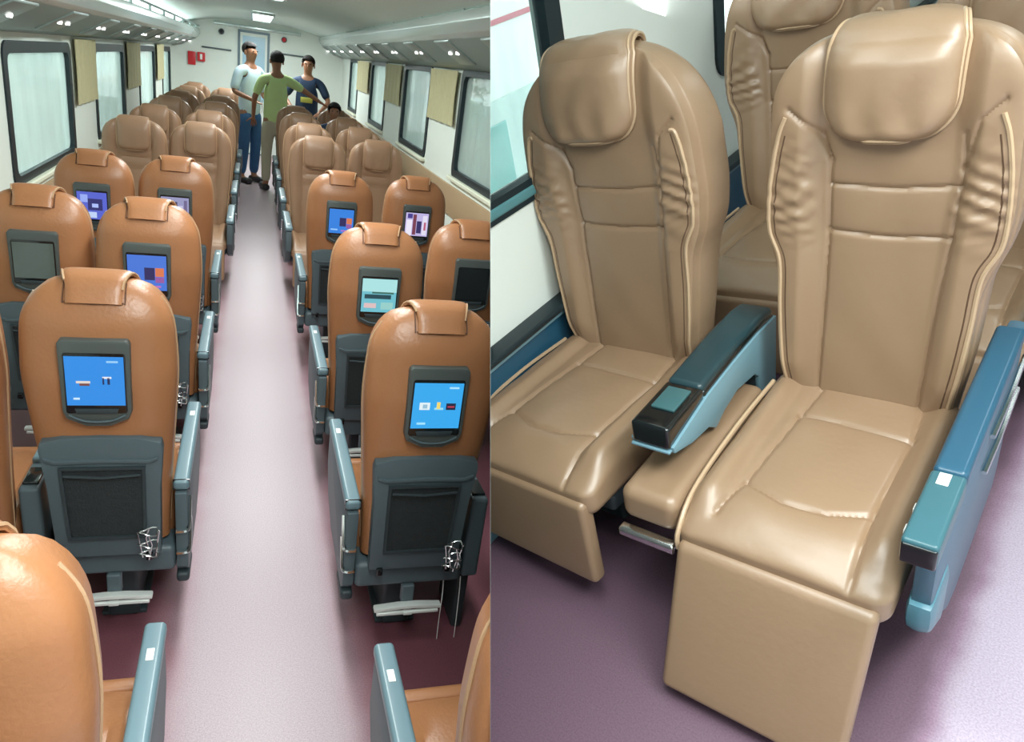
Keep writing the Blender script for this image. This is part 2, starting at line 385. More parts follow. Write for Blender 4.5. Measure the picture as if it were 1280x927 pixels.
# ---------------------------------------------------------------- seat of the long saloon (seen from behind and from the front)
LD = dict(w=[(.38, .160), (.60, .172), (.78, .186), (.95, .199), (1.08, .193), (1.17, .182), (1.24, .172)], zb=.38, zt=1.225, zs=1.07, p=2.7, nf=5, nr=2.6,
          yf=[(.38, 0), (.8, .025), (1.24, .03)], T=[(.38, .115), (.75, .14), (.96, .155), (1.12, .14), (1.24, .10)], xv=[(.38, .095), (.9, .10), (1.24, .09)],
          wing=.018, seams=[[(-.1, .4), (-.098, .82), (-.1, 1.05)], [(.1, .4), (.098, .82), (.1, 1.05)], [(-.098, .84), (.098, .84)], [(-.1, .93), (.1, .93)]], res=(41, 26, 44))
def make_saloon_seat(arm):
    """arm: +1/-1 side of the aisle armrest in seat coordinates, 0 for a window seat"""
    t = thing('train_seat', 'x', 'seat', T(0, 0))
    B = Back(LD); link('backrest', B.mesh(), LEA, t)
    pm, edge = pillow(B, .100, .985, 0, .026, 1.165, hi=False); hp = link('headrest', pm, LEA, t); link('piping', tube(edge[::1], .0035, 5), PIPE, hp)
    # seam of the headrest flap across the rear, curved shoulder seam
    zz = 1.165; pts = [(x, float(B.yrear(np.array(x), np.array(zz)))+.004, zz+.004*abs(x)/.07) for x in np.linspace(-.072, .072, 9)]
    link('flap_seam', tube(pts, .0022, 5), SEAM, t)
    for s in (-1, 1):
        pts = [(s*.075, float(B.yrear(np.array(s*.075), np.array(z)))+.0025, z) for z in np.linspace(1.165, 1.212, 5)]
        link('flap_seam', tube(pts, .002, 5), SEAM, t)
    for s in (-1, 1):
        zs_ = [.42, .55, .7, .85, .95, 1.05, 1.12, 1.17]; link('side_piping', tube(smoothpath([(s*float(B.w(np.array(z)))*.985, float(interp(z, LD['yf']))+.045, z) for z in zs_], 4), .0045, 6), PIPE, t)
    link('seat_cushion', cushion(0, .37, -.46, .03, .435, .10, False, seams=[[(-.11, -.4), (-.11, 0)], [(.11, -.4), (.11, 0)]]), LEA, t)
    link('leg_rest', rbox((0, -.475, .27), (.34, .05, .27), .02, 3, fn=lambda P: P+np.stack([0*P[:, 0], -(.40-P[:, 2])*.28, 0*P[:, 0]], 1)), LEA, t)
    # screen surround on the rear: rounded trapezoid with a pointed chin
    def yr(z, x=0.): return float(B.yrear(np.array(x), np.array(z)))
    yb = yr(.96)
    def tilt(P):    # lean with the rear face
        z = P[:, 2]; sl = (yr(1.05)-yr(.87))/.18; P = P.copy(); P[:, 1] += (z-.96)*sl; return P
    outer = [(-.088, 1.068), (-.08, 1.078), (.08, 1.078), (.088, 1.068), (.086, .87), (.078, .848), (.03, .826), (-.03, .826), (-.078, .848), (-.086, .87)]
    mb = prism(outer, 1, yb-.03, yb+.012, .007); mb.v = tilt(np.array(mb.v)).tolist(); bz = link('screen_surround', mb, BEZ, t)
    for nm, poly, d, m in (('inner_bezel', rrect(0, .955, .152, .176, .008), .014, BLACK),):
        mb = prism(poly, 1, yb, yb+d, .002); mb.v = tilt(np.array(mb.v)).tolist(); link(nm, mb, m, bz)
    mb = MB()
    prism([(-.055, .882), (.055, .882), (.05, .868), (-.05, .868)], 1, yb+.01, yb+.018, .002, mb); mb.v = tilt(np.array(mb.v)).tolist(); link('button_bar', mb, DSLATE, bz)
    mb = tube(smoothpath([(-.07, yb+.014, .862), (-.03, yb+.017, .845), (.03, yb+.017, .845), (.07, yb+.014, .862)]), .003, 6); mb.v = tilt(np.array(mb.v)).tolist(); link('chin_rib', mb, SLATE, bz)
    # tray-table panel with net pocket
    def tray_lean(P):
        P = P.copy(); P[:, 1] += (P[:, 2]-.36)*.065; return P
    ytr = .140
    outer = [(-.160, .740), (-.156, .765), (-.10, .781), (0, .786), (.10, .781), (.156, .765), (.160, .740), (.150, .62), (.143, .365), (-.143, .365), (-.150, .62)]
    mb = prism(outer, 1, ytr-.03, ytr+.014, .006); mb.v = tray_lean(np.array(mb.v)).tolist(); tr = link('tray_panel', mb, SLATE, t)
    out2 = [(-.112, .69), (.112, .69), (.106, .435), (-.106, .435)]; in2 = [(-.104, .682), (.104, .682), (.098, .445), (-.098, .445)]
    mb = frame_ring(out2, in2, 1, ytr+.010, ytr+.024); mb.v = tray_lean(np.array(mb.v)).tolist(); link('pocket_rim', mb, DSLATE, tr)
    mb = prism(in2, 1, ytr+.008, ytr+.018, 0); mb.v = tray_lean(np.array(mb.v)).tolist(); link('net_pocket', mb, NET, tr)
    mb = tube([(-.10, ytr+.028, .666), (0, ytr+.031, .660), (.10, ytr+.028, .666)], .004, 6); mb.v = tray_lean(np.array(mb.v)).tolist(); link('pocket_hem', mb, DSLATE, tr)
    mb = prism([(-.147, .722), (-.12, .712), (0, .716), (.12, .712), (.147, .722), (.147, .712), (.12, .70), (0, .704), (-.12, .70), (-.147, .712)], 1, ytr+.008, ytr+.021, .002); mb.v = tray_lean(np.array(mb.v)).tolist(); link('tray_ledge', mb, SLATE, tr)
    mb = lathe([(.001, 0), (.009, 0), (.009, .004), (.003, .006)], (-.123, ytr+.032, .745), 'y', 12); link('latch', mb, CHR, tr)
    for s in (-1, 1): link('hinge', rbox((s*.108, ytr+.034, .672), (.008, .01, .02), .003), CHR, tr)
    for s in (-1, 1): link('foot_clip', rbox((s*.11, ytr+.018, .362), (.02, .016, .026), .004), BLACK, tr)
    # folded wire cup holder at the pocket's corner
    mb = MB(); cx, cy = -.115, ytr+.055
    for z in (.475, .43, .40): tube([(cx+.028*math.cos(a)*(1+.15*math.cos(3*a)), cy+.018*math.sin(a), z+.006*math.sin(2*a)) for a in np.linspace(0, 2*math.pi, 14)[:-1]], .0022, 5, mb, closed=True)
    for a in (0, 1.6, 3.1, 4.7): tube([(cx+.03*math.cos(a), cy+.018*math.sin(a), .478), (cx+.026*math.cos(a+.4), cy+.018*math.sin(a+.3), .44), (cx+.018*math.cos(a), cy+.014*math.sin(a), .385)], .0022, 5, mb)
    link('wire_cup_holder', mb, CHR, t)
    # base
    link('base_frame', rbox((0, -.10, .315), (.36, .44, .095), .02, 3), SLATE, t)
    link('pedestal', rbox((0, -.13, .15), (.10, .26, .30), .015, 2), DSLATE, t)
    link('foot_plate', rbox((0, -.16, .008), (.14, .30, .016), .004, 2), DSLATE, t)
    fb = link('foot_bar', prism([(-.112, .192), (-.112, .205), (-.03, .212), (.03, .212), (.112, .205), (.112, .192), (.03, .198), (-.03, .198)], 1, .128, .154, .003), ALU, t)
    mb = MB()
    for s in (-1, 1): rbox((s*.058, .150, .184), (.092, .012, .012), .003, 2, mb=mb)
    rbox((0, .150, .183), (.03, .016, .014), .003, 2, mb=mb)
    link('foot_grip', mb, ALU, fb); link('bar_stem', rbox((0, .115, .238), (.042, .03, .07), .006, 2), SLATE, fb)
    if arm:
        x = arm*.200
        side = [(-.47, .555), (-.47, .40), (-.40, .30), (-.25, .245), (.08, .245), (.115, .28), (.118, .555)]
        sp = link('side_panel', prism(side, 0, x-.018, x+.018, .006), SLATE, t)
        ap = link('armrest_pad', rbox((x, -.18, .575), (.048, .575, .034), .012, 3, n=(1, 4, 1)), ARML, t)
        link('pad_joint', rbox((x, .096, .575), (.05, .005, .036), .001, 1), BLACK, ap)
        link('call_button', rbox((x, -.36, .5925), (.016, .034, .004), .001, 1), PLABEL, ap)
        for k, (zt_, yy) in enumerate(((.42, .02), (.34, .0))):
            pts = smoothpath([(x-arm*.016, .122, zt_), (x+arm*.012, .122, zt_+.002), (x+arm*.021, .113, zt_+.012), (x+arm*.022, .095, zt_+.05), (x+arm*.022, .07, zt_+.10)], 4)
            link('chrome_trim', tube(pts, .007, 6), CHR, sp)
        link('side_foot', rbox((x, .05, .235), (.04, .13, .035), .012, 2), DSLATE, sp)
    return t
seatP = make_saloon_seat(1); seatM = make_saloon_seat(-1); seatW = make_saloon_seat(0)
USED = {}
def screen_on(seat, kind):
    B = Back(LD); yb = float(B.yrear(np.array(0.), np.array(.96))); sl = (float(B.yrear(np.array(0.), np.array(1.05)))-float(B.yrear(np.array(0.), np.array(.87))))/.18
    def quad(x0, z0, x1, z1, dy, dd=.002):      # x in viewer's sense: left to right seen from behind = +x local flips
        mb = prism([(x0, z0), (x1, z0), (x1, z1), (x0, z1)], 1, yb+dy, yb+dy+dd, 0); P = np.array(mb.v); P[:, 1] += (P[:, 2]-.96)*sl; mb.v = P.tolist(); return mb
    cols = dict(menu=(40, 140, 228), menu2=(52, 168, 238), browse=(70, 118, 214), browse2=(48, 128, 222), film=(150, 150, 190), violet=(84, 98, 205), lake=(110, 190, 205), collage=(190, 180, 225), off=(20, 26, 30), offgrey=(96, 108, 106))
    if kind.startswith('off'): m = mat('screen_'+kind, cols[kind] if kind == 'off' else (84, 96, 92), .15, coat=.6)  # offgrey has a pale reflection painted into the dark screen's colour
    else: m = emit('screen_'+kind, cols[kind], 1.0)
    sc = link('screen', quad(-.0715, .892, .0715, 1.034, .0135), m, seat)
    def ic(x0, z0, x1, z1, rgb, em=1.0, k=0):     # x given left-to-right as seen by the passenger behind
        nm = 'icon_%d_%d_%d' % rgb; link('screen_icon', quad(-x1, z0, -x0, z1, .0155+.0012*k), emit(nm, rgb, em), sc)
    if kind == 'menu':
        ic(-.046, .958, -.012, .964, (225, 215, 205)); ic(-.038, .951, -.014, .957, (120, 70, 60)); ic(.018, .955, .022, .975, (20, 40, 90)); ic(.03, .955, .036, .975, (20, 40, 90)); ic(.018, .972, .04, .977, (235, 235, 240)); ic(-.055, .910, -.04, .915, (205, 235, 250)); ic(.03, 1.018, .058, 1.023, (150, 205, 245))
    elif kind == 'menu2':
        ic(-.052, .952, -.022, .974, (225, 240, 245)); ic(-.043, .957, -.030, .969, (150, 190, 215), k=1); ic(-.008, .952, .018, .958, (150, 220, 240)); ic(-.002, .956, .008, .976, (240, 215, 110), k=1); ic(.026, .952, .054, .972, (25, 30, 60)); ic(.03, .960, .05, .964, (190, 60, 80), k=1); ic(-.055, .905, -.03, .911, (160, 225, 250)); ic(.03, 1.018, .058, 1.023, (170, 225, 250))
    elif kind in ('browse', 'browse2'):
        ic(-.01, .935, .028, .985, (44, 40, 92)); ic(.03, .95, .062, .985, (215, 120, 80)); ic(.03, .925, .062, .947, (150, 90, 160)); ic(-.06, .91, -.02, .918, (150, 200, 250)); ic(.0, .905, .05, .912, (190, 110, 190))
    elif kind == 'film':
        ic(-.06, .90, -.02, 1.02, (225, 225, 240)); ic(-.015, .92, .012, 1.01, (70, 62, 92)); ic(.018, .90, .04, .99, (200, 195, 225)); ic(.046, .9, .062, 1.02, (110, 100, 140))
    elif kind == 'violet':
        ic(-.06, .90, .02, .93, (190, 210, 245)); ic(-.02, .94, .05, 1.0, (40, 42, 110)); ic(-.055, .98, -.02, 1.02, (150, 170, 240)); ic(.0, .955, .03, .975, (170, 190, 250), k=1)
    elif kind == 'lake':
        ic(-.0715, .98, .0715, 1.034, (170, 225, 225)); ic(-.06, .95, .05, .968, (30, 70, 80)); ic(-.03, .972, .06, .980, (60, 110, 100)); ic(-.06, .91, -.01, .93, (220, 190, 190)); ic(.01, .905, .06, .935, (150, 205, 200))
    elif kind == 'collage':
        ic(-.065, .895, -.03, .99, (235, 230, 245)); ic(-.025, .90, -.004, 1.025, (120, 60, 80)); ic(.0, .91, .03, .985, (50, 45, 100)); ic(.036, .9, .064, 1.02, (225, 220, 240)); ic(-.06, 1.0, -.03, 1.028, (70, 60, 140)); ic(.045, .93, .058, .98, (180, 90, 120), k=1)
def place(proto, M, label, group, kind=None, skip=()):
    if proto.name not in USED:
        USED[proto.name] = 1; proto.matrix_world = M; tag(proto, label, 'seat', group); s = proto
    else: s = dup(proto, M, label, group, ('screen',))
    return s
PI = math.pi; OFF = .08
G1 = 'brown seats with rear screens facing away from the camera'; G2 = 'brown seats facing the camera further down the coach'
away = [(-.455, .60, 'M', 'tan seat back cut off in the bottom left corner, nearest seat left of the aisle', 'menu'),
        (-.452, 1.78, 'M', 'tan aisle seat left of the aisle with bright blue screen, second from the front', 'menu'),
        (-.885, 1.76, 'W', 'tan window seat at the left edge, beside the aisle seat with bright blue screen', 'off'),
        (-.452, 2.84, 'M', 'tan aisle seat left of the aisle, screen showing a dark square on blue', 'browse'),
        (-.872, 2.93, 'W', 'tan window seat by the left windows with its screen switched off', 'offgrey'),
        (-.462, 4.10, 'M', 'tan aisle seat left of the aisle, screen showing a pale film scene', 'film'),
        (-.868, 4.06, 'W', 'tan window seat by the left windows, screen showing a violet blue picture', 'violet'),
        (.455, .47, 'P', 'nearest tan seat right of the aisle, cut off at the bottom of the picture', 'menu2'),
        (.458, 1.635, 'P', 'large tan aisle seat right of the aisle, screen with three menu icons', 'menu2'),
        (.452, 2.68, 'P', 'tan aisle seat right of the aisle, screen showing a teal landscape', 'lake'),
        (.925, 2.92, 'W', 'tan window seat right of the aisle with a black screen', 'off'),
        (.452, 4.14, 'P', 'tan aisle seat right of the aisle, screen with orange tile and dark square', 'browse2'),
        (.925, 4.22, 'W', 'tan window seat by the right windows, screen showing a collage of people', 'collage')]
for x, y, k, lab, scr in away:
    s = place({'P': seatP, 'M': seatM, 'W': seatW}[k], ML @ T(x, y+OFF, 0, PI), lab, G1)
    screen_on(s, scr)
ordn = ['first', 'second', 'third', 'fourth', 'fifth', 'sixth']
skipf = ('wire_cup_holder', 'tray_panel', 'screen_surround', 'foot_bar', 'flap_seam')
front_seat = {}
def facing(x, y, k, lab, z=0):
    key = k
    proto = {'P': seatP, 'M': seatM, 'W': seatW}[k]
    s = dup(proto, ML @ T(x, y-OFF, 0, 0, (1.22, 1.15, 1.0)), lab, G2, skipf+('screen',))
    for c in kids(s):
        if c.name.split('.')[0] in ('backrest', 'headrest', 'seat_cushion', 'leg_rest'):
            key2 = c.data.name
            if key2 not in front_seat:
                me = c.data.copy(); me.materials.clear(); me.materials.append(LEAF); front_seat[key2] = me
            c.data = front_seat[key2]
for i, y in enumerate((6.2, 7.5, 8.8, 10.1, 12.1)): facing(-.462, y, 'P', 'brown aisle seat facing the camera left of the aisle, %s beyond the screens' % ordn[i])
for i, y in enumerate((6.15, 7.5, 8.9, 10.2, 11.5, 12.8)): facing(-.955, y, 'W', 'brown window seat facing the camera by the left windows, %s beyond the screens' % ordn[i])
for i, y in enumerate((6.1, 7.3, 8.6, 9.8)): facing(.47, y, 'M', 'brown aisle seat facing the camera right of the aisle, %s beyond the screens' % ordn[i])
for i, y in enumerate((6.3, 7.5, 8.7, 10.0)): facing(.995, y, 'W', 'brown window seat facing the camera by the right windows, %s beyond the screens' % ordn[i])

for x0, x1, z1 in ((.585, .592, 'left'), (.645, .655, 'right')):
    tag(link('loose_wire', tube(smoothpath([(x0, 1.62, .27), (x0+.006, 1.625, .2), (x1-.004, 1.615, .1), (x1, 1.62, .003)], 5), .0016, 5), PLABEL), 'thin white wire hanging below the seat with three menu icons, %s one of two' % z1, 'wire', 'loose wires under the large right seat')
# centre consoles between the paired seats
def make_console():
    t = thing('center_console', 'x', 'console', T(0, 0))
    link('console_box', rbox((0, .02, .42), (.058, .16, .31), .012, 3), SLATE, t)
    link('cup_recess', rbox((0, .03, .577), (.044, .09, .012), .004, 2), BLACK, t)
    link('armrest', rbox((0, -.20, .575), (.055, .30, .035), .012, 3), ARML, t)
    link('mounting_foot', rbox((0, -.05, .14), (.04, .20, .28), .012, 2), DSLATE, t)
    return t
con = make_console(); first = True
for x, y, lab in ((-.668, 1.78, 'slate grey console between the two nearest left-hand seats with screens'),
                  (.675, 1.64, 'slate grey console right of the large seat with three menu icons'), (.688, 2.78, 'slate grey console right of the seat showing a teal landscape'), (.688, 4.16, 'slate grey console between the right seats with tile and collage screens')):
    M = ML @ T(x, y+OFF, 0, PI)
    if first: con.matrix_world = M; tag(con, lab, 'console', 'grey consoles between paired seats'); first = False
    else: dup(con, M, lab, 'grey consoles between paired seats')

# ================================================================= the long saloon: setting
XL, XR, YE = -1.45, 1.55, 14.5; Y0 = -1.2
def grid_wall(ax, c, thick, us, vs, holes, mb=None):
    """wall at axis ax coordinate c..c+thick; holes as set of cell indexes (i,j) in us x vs"""
    mb = mb or MB(); idx = {}; V_ = []; Fs = []
    def vid(i, j, k):
        if (i, j, k) not in idx:
            idx[(i, j, k)] = len(V_); t = c+thick*k
            V_.append({0: (t, us[i], vs[j]), 1: (us[i], t, vs[j]), 2: (us[i], vs[j], t)}[ax])
        return idx[(i, j, k)]
    solid = lambda i, j: 0 <= i < len(us)-1 and 0 <= j < len(vs)-1 and (i, j) not in holes
    for i in range(len(us)-1):
        for j in range(len(vs)-1):
            if not solid(i, j): continue
            for k in (0, 1): Fs.append([vid(i, j, k), vid(i+1, j, k), vid(i+1, j+1, k), vid(i, j+1, k)][::1 if k else -1])
            for (di, dj, a, b) in ((-1, 0, (i, j), (i, j+1)), (1, 0, (i+1, j), (i+1, j+1)), (0, -1, (i, j), (i+1, j)), (0, 1, (i, j+1), (i+1, j+1))):
                if not solid(i+di, j+dj): Fs.append([vid(*a, 0), vid(*b, 0), vid(*b, 1), vid(*a, 1)])
    return mb.add(V_, Fs)
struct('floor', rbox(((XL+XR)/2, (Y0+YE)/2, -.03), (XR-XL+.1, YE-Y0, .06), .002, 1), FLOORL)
WALLM = WHITE
WL = [(1.9, 3.75), (4.78, 6.46), (7.45, 9.1), (10.3, 11.9), (12.9, 14.1)]; WR = [(1.2, 2.9), (3.6, 5.72), (6.85, 8.22), (9.45, 10.75), (12.2, 13.3)]
def side_wall(name, x, th, wins, z0, z1):
    us = [Y0]+[v for a in wins for v in a]+[YE]; vs = [0, z0, z1, 2.35]; holes = {(2*i+1, 1) for i in range(len(wins))}
    struct(name, grid_wall(0, x, th, us, vs, holes), WHITE, angle=20)
side_wall('wall_left', XL, -.08, WL, .87, 1.68); side_wall('wall_right', XR, .08, WR, 1.08, 1.90)
wn = 1
def window(n, x, sg, y0, y1, z0, z1, M=ML, fw=.045, glass=GLASS, frame=RUB, sill=None):
    t = bpy.data.objects.new('window_%d' % n, None); COL.objects.link(t); t['kind'] = 'structure'; t.matrix_world = M
    cy, cz = (y0+y1)/2, (z0+z1)/2; o = rrect(cy, cz, y1-y0+.05, z1-z0+.04, .09, 6); i = rrect(cy, cz, y1-y0-fw*2, z1-z0-fw*2, .06, 6)
    link('window_frame', frame_ring(o, i, 0, x+sg*.012, x-sg*.03), frame, t)
    link('window_pane', prism(rrect(cy, cz, y1-y0-.02, z1-z0-.02, .07, 4), 0, x-sg*.02, x-sg*.026, 0), glass, t)
    if sill: link('window_sill', rbox((x+sg*.02, cy, z0-.02), (.05, y1-y0+.06, .035), .01, 2), sill, t)
    return t
for a, b in WL: window(wn, XL, 1, a, b, .87, 1.68, fw=.05, sill=CREAM); wn += 1
for a, b in WR: window(wn, XR, -1, a, b, 1.08, 1.90, fw=.05, sill=CREAM); wn += 1
# gathered curtains on the pillars
def curtain(x, sg, y0, y1, z0, z1, label):
    vs = []; fs = []; n = 40
    for k, off in enumerate((0, .006)):
        for j in range(7):
            z = z1+(z0-z1)*j/6; 
            for i in range(n):
                u = i/(n-1); wv = .012*math.sin(u*PI*9)*(1-.2*j/6); vs.append((x+sg*(.03+wv+off), y0+(y1-y0)*(u+(u-.5)*-.05*math.sin(j/6*PI)), z))
    for k in range(2):
        for j in range(6):
            for i in range(n-1):
                a = k*7*n+j*n+i; fs.append((a, a+1, a+n+1, a+n))
    o = 7*n
    for j in range(6):
        for i in (0, n-1): a = j*n+i; fs.append((a, a+n, o+a+n, o+a))
    for i in range(n-1):
        for j in (0, 6): a = j*n+i; fs.append((a, a+1, o+a+1, o+a))
    c = link('curtain', MB().add(vs, fs), TAN); tag(c, label, 'curtain', 'short tan curtains on the window pillars'); return c
for i, (a, b) in enumerate(((6.54, 7.36), (9.18, 10.2), (12.0, 12.8))):
    curtain(XL, 1, a, b, 1.24, 1.73, 'short tan curtain on the left wall, %s window pillar from the camera' % ordn[i])
for i, (a, b) in enumerate(((5.80, 6.78), (8.3, 9.36), (10.85, 12.1))):
    curtain(XR, -1, a, b, 1.46, 1.885, 'short tan curtain on the right wall, %s window pillar from the camera' % ordn[i])
# ceiling: shallow vault
N = 24; vs = []; fs = []
for k in range(2):
    for y in (Y0, YE):
        for i in range(N+1):
            u = -1+2*i/N; vs.append(((XL+XR)/2+u*1.52, y, 2.02+.29*(1-abs(u)**2.6)+k*.05))
n = N+1
for k in range(2):
    for i in range(N): a = k*2*n+i; fs.append((a, a+1, a+n+1, a+n))
for i in range(N): fs.append((i, i+1, 2*n+i+1, 2*n+i)); fs.append((n+i, n+i+1, 3*n+i+1, 3*n+i))
fs += [(0, n, 3*n, 2*n), (N, n+N, 3*n+N, 2*n+N)]
struct('ceiling', MB().add(vs, fs), CEIL)
LAMP = emit('lamp_diffuser', (245, 255, 252), 3.2)
for i, y in enumerate((.2, 2.4, 4.6, 6.6, 12.0)):
    t = thing('ceiling_light', ['flat white ceiling light above the camera', 'flat ceiling light above the nearest screens', 'flat ceiling light above the middle screens', 'flat ceiling light above the first seats facing the camera', 'long glowing ceiling light above the standing men, before the end door'][i], 'light', ML @ T(.05, y, 2.285, 0, (.9, 1.75 if i == 4 else 1, 1)), 'flat white ceiling lights over the aisle')
    link('light_frame', frame_ring(rrect(0, 0, .34, 1.5, .05), rrect(0, 0, .30, 1.46, .04), 2, -.012, .02), LIP, t)
    link('diffuser', prism(rrect(0, 0, .30, 1.46, .04), 2, -.002, .015, 0), LAMP, t)
# luggage racks
def rack(xw, sg, dz, label):
    t = thing('luggage_rack', label, 'rack', ML @ T(xw, 0, dz)); y0, y1 = 1.0, YE-.02
    X = lambda d: sg*d
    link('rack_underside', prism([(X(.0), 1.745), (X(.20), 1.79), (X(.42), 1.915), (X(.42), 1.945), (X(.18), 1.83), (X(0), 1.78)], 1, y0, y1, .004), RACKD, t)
    link('rack_lip', prism([(X(.405), 1.905), (X(.445), 1.93), (X(.475), 1.985), (X(.47), 2.04), (X(.45), 2.055), (X(.44), 1.99), (X(.41), 1.945)], 1, y0, y1, .004), LIP, t)
    link('rack_rail', tube([(X(.455), y0, 2.10), (X(.455), y1, 2.10)], .012, 8), RACK, t)
    link('rack_shelf', prism([(X(.0), 1.83), (X(.44), 1.975), (X(.44), 1.985), (X(0), 1.85)], 1, y0, y1, 0), RACK, t)
    y = y0+.2; i = 0
    while y < y1-.3:
        s = link('service_panel', prism([(X(.19), 1.774), (X(.40), 1.892), (X(.40), 1.905), (X(.19), 1.79)], 1, y, y+.42, .003), RACK, t)
        for dy in (.1, .3):
            link('reading_lamp', lathe([(.002, -.008), (.012, -.008), (.016, .004), (.014, .014)], (X(.30), y+dy, 1.832), 'z', 10), emit('reading_lamp_glow', (255, 255, 250), 3), s)
        link('rail_bracket', prism([(X(.44), 2.03), (X(.47), 2.03), (X(.465), 2.11), (X(.445), 2.11)], 1, y+.6, y+.625, .002), RACK, t)
        y += 1.18
    return t
rack(XL, 1, 0, 'long grey luggage rack with reading lamps above the left windows')
rack(XR, -1, .15, 'long grey luggage rack with reading lamps above the right windows')
# heating duct / skirting
struct('baseboard_left', rbox((XL+.03, (Y0+YE)/2, .08), (.05, YE-Y0-.1, .16), .01, 2), SLATE)
struct('baseboard_right', rbox((XR-.03, (Y0+YE)/2, .08), (.05, YE-Y0-.1, .16), .01, 2), SLATE)
for n_, x, sg, z in ((1, XL, 1, .84), (2, XR, -1, 1.05)):
    struct('trim_%d' % n_, rbox((x+sg*.012, (Y0+YE)/2, z-.17), (.02, YE-Y0-.1, .24), .006, 1), mat('tan_dado', (176, 150, 118), .5))
# end wall with door
struct('wall_back', grid_wall(1, YE, .08, [XL-.08, -.33, .20, XR+.08], [0, 2.13, 2.45], {(1, 0)}), WHITE, angle=20)
d = bpy.data.objects.new('door_1', None); COL.objects.link(d); d['kind'] = 'structure'
link('door_frame', frame_ring([(-.34, 0), (.21, 0), (.21, 2.14), (-.34, 2.14)], [(-.30, .02), (.17, .02), (.17, 2.10), (-.30, 2.10)], 1, YE-.03, YE+.03), mat('door_frame_grey', (96, 118, 130), .4), d)
link('door_leaf', frame_ring([(-.305, .01), (.175, .01), (.175, 2.105), (-.305, 2.105)], [(-.26, .95), (.13, .95), (.13, 2.05), (-.26, 2.05)], 1, YE-.01, YE+.03), WHITE, d)
link('door_glass', prism([(-.27, .94), (.14, .94), (.14, 2.06), (-.27, 2.06)], 1, YE+.01, YE+.016, 0), mat('frosted_door_glass', (170, 205, 225), .3), d)
link('door_handle', tube([(.10, YE-.05, .80), (.10, YE-.05, 1.0)], .01, 8), CHR, d)
struct('trim_3', rbox((.0, YE-.03, 2.19), (1.5, .05, .05), .01, 2), LIP)
for k, (x0, x1, z) in enumerate(((-.95, -.45, 1.77), (.40, .98, 1.83))): struct('trim_%d' % (4+k), rbox(((x0+x1)/2, YE-.02, z), (x1-x0, .03, .025), .005, 1), SLATE)
tag(link('notice_plate', rbox((-1.12, YE-.03, 1.56), (.13, .02, .22), .005, 1), RED), 'dark red notice plate on the end wall, left one of the pair', 'sign', 'red plates on the end wall')
t = thing('extinguisher_box', 'small red box with pale mark on the end wall, right one of the pair', 'box', ML @ T(-.96, YE-.04, 1.60), 'red plates on the end wall')
link('box_body', rbox((0, 0, 0), (.13, .05, .15), .01, 2), RED, t); link('pale_mark', rbox((0, -.028, 0), (.04, .006, .09), .001, 1), PLABEL, t)
for x, z, m, lab in ((-.62, 2.06, BLACK, 'small round black camera high on the end wall left of the door'), (.46, 2.07, RED, 'small dark red alarm knob high on the end wall right of the door')):
    t = thing('wall_device', lab, 'device', ML @ T(x, YE-.02, z)); link('device_base', lathe([(.05, 0), (.05, -.02), (.04, -.03)], (0, 0, 0), 'y', 14), SLATE, t); link('device_dome', lathe([(.036, -.028), (.034, -.045), (.02, -.058), (.002, -.062)], (0, 0, 0), 'y', 14), m, t)
struct('wall_front', rbox(((XL+XR)/2, Y0-.04, 1.2), (3.3, .08, 2.4), .004, 1), WHITE)
# outside of the long saloon
struct('trim_6', rbox((-4.6, 8, .6), (.1, 26, 1.2), .0, 1), mat('outside_wall_grey', (176, 198, 192), .8, var=.15, vscale=1.5))
struct('trim_7', rbox((4.8, 8, .6), (.1, 26, 1.5), .0, 1), mat('outside_wall_grey', (176, 198, 192), .8, var=.15, vscale=1.5))
def bush(x, y, z, r, h, label, seed):
    rs = np.random.RandomState(seed); n = 900; P = rs.randn(n, 3); P /= np.linalg.norm(P, axis=1)[:, None]; P *= (.6+.4*rs.rand(n, 1))*np.array([[r*.5, r, h/2]]); mb = MB()
    for p in P:
        a = rs.randn(3); a /= np.linalg.norm(a); b = np.cross(a, rs.randn(3)); b /= np.linalg.norm(b)+1e-6; s = .09
        c = p+np.array([0, 0, h/2]); mb.add([c-a*s, c+b*s*.5, c+a*s, c-b*s*.5], [(0, 1, 2, 3)])
    t = thing('bush', label, 'bush', ML @ T(x, y, z), 'bushes outside the windows')
    f = link('foliage', mb, GREEN, t); f['kind'] = 'stuff'; link('stem', tube([(0, 0, -.02), (.03, 0, h*.5)], .04, 6), mat('bark', (90, 75, 60), .8), t)
    return t
struct('trim_8', rbox((-6.2, 8, -.3), (9, 40, .1), 0, 1), mat('outside_ground', (150, 160, 155), .9, var=.2)); struct('trim_9', rbox((6.5, 8, -.3), (9, 40, .1), 0, 1), mat('outside_ground', (150, 160, 155), .9, var=.2))
for i, (x, y) in enumerate(((-6, 14.5), (-6, 20), (-6, 10.2), (6, 14), (6, 19))): bush(x, y, -.25, 2.2, 2.5+.2*i, ['green bush outside the left windows, seen in the nearest pane', 'green bush outside far left windows', 'green bush outside the left edge of the picture', 'green bush outside the right windows', 'green bush outside far right windows'][i], i)

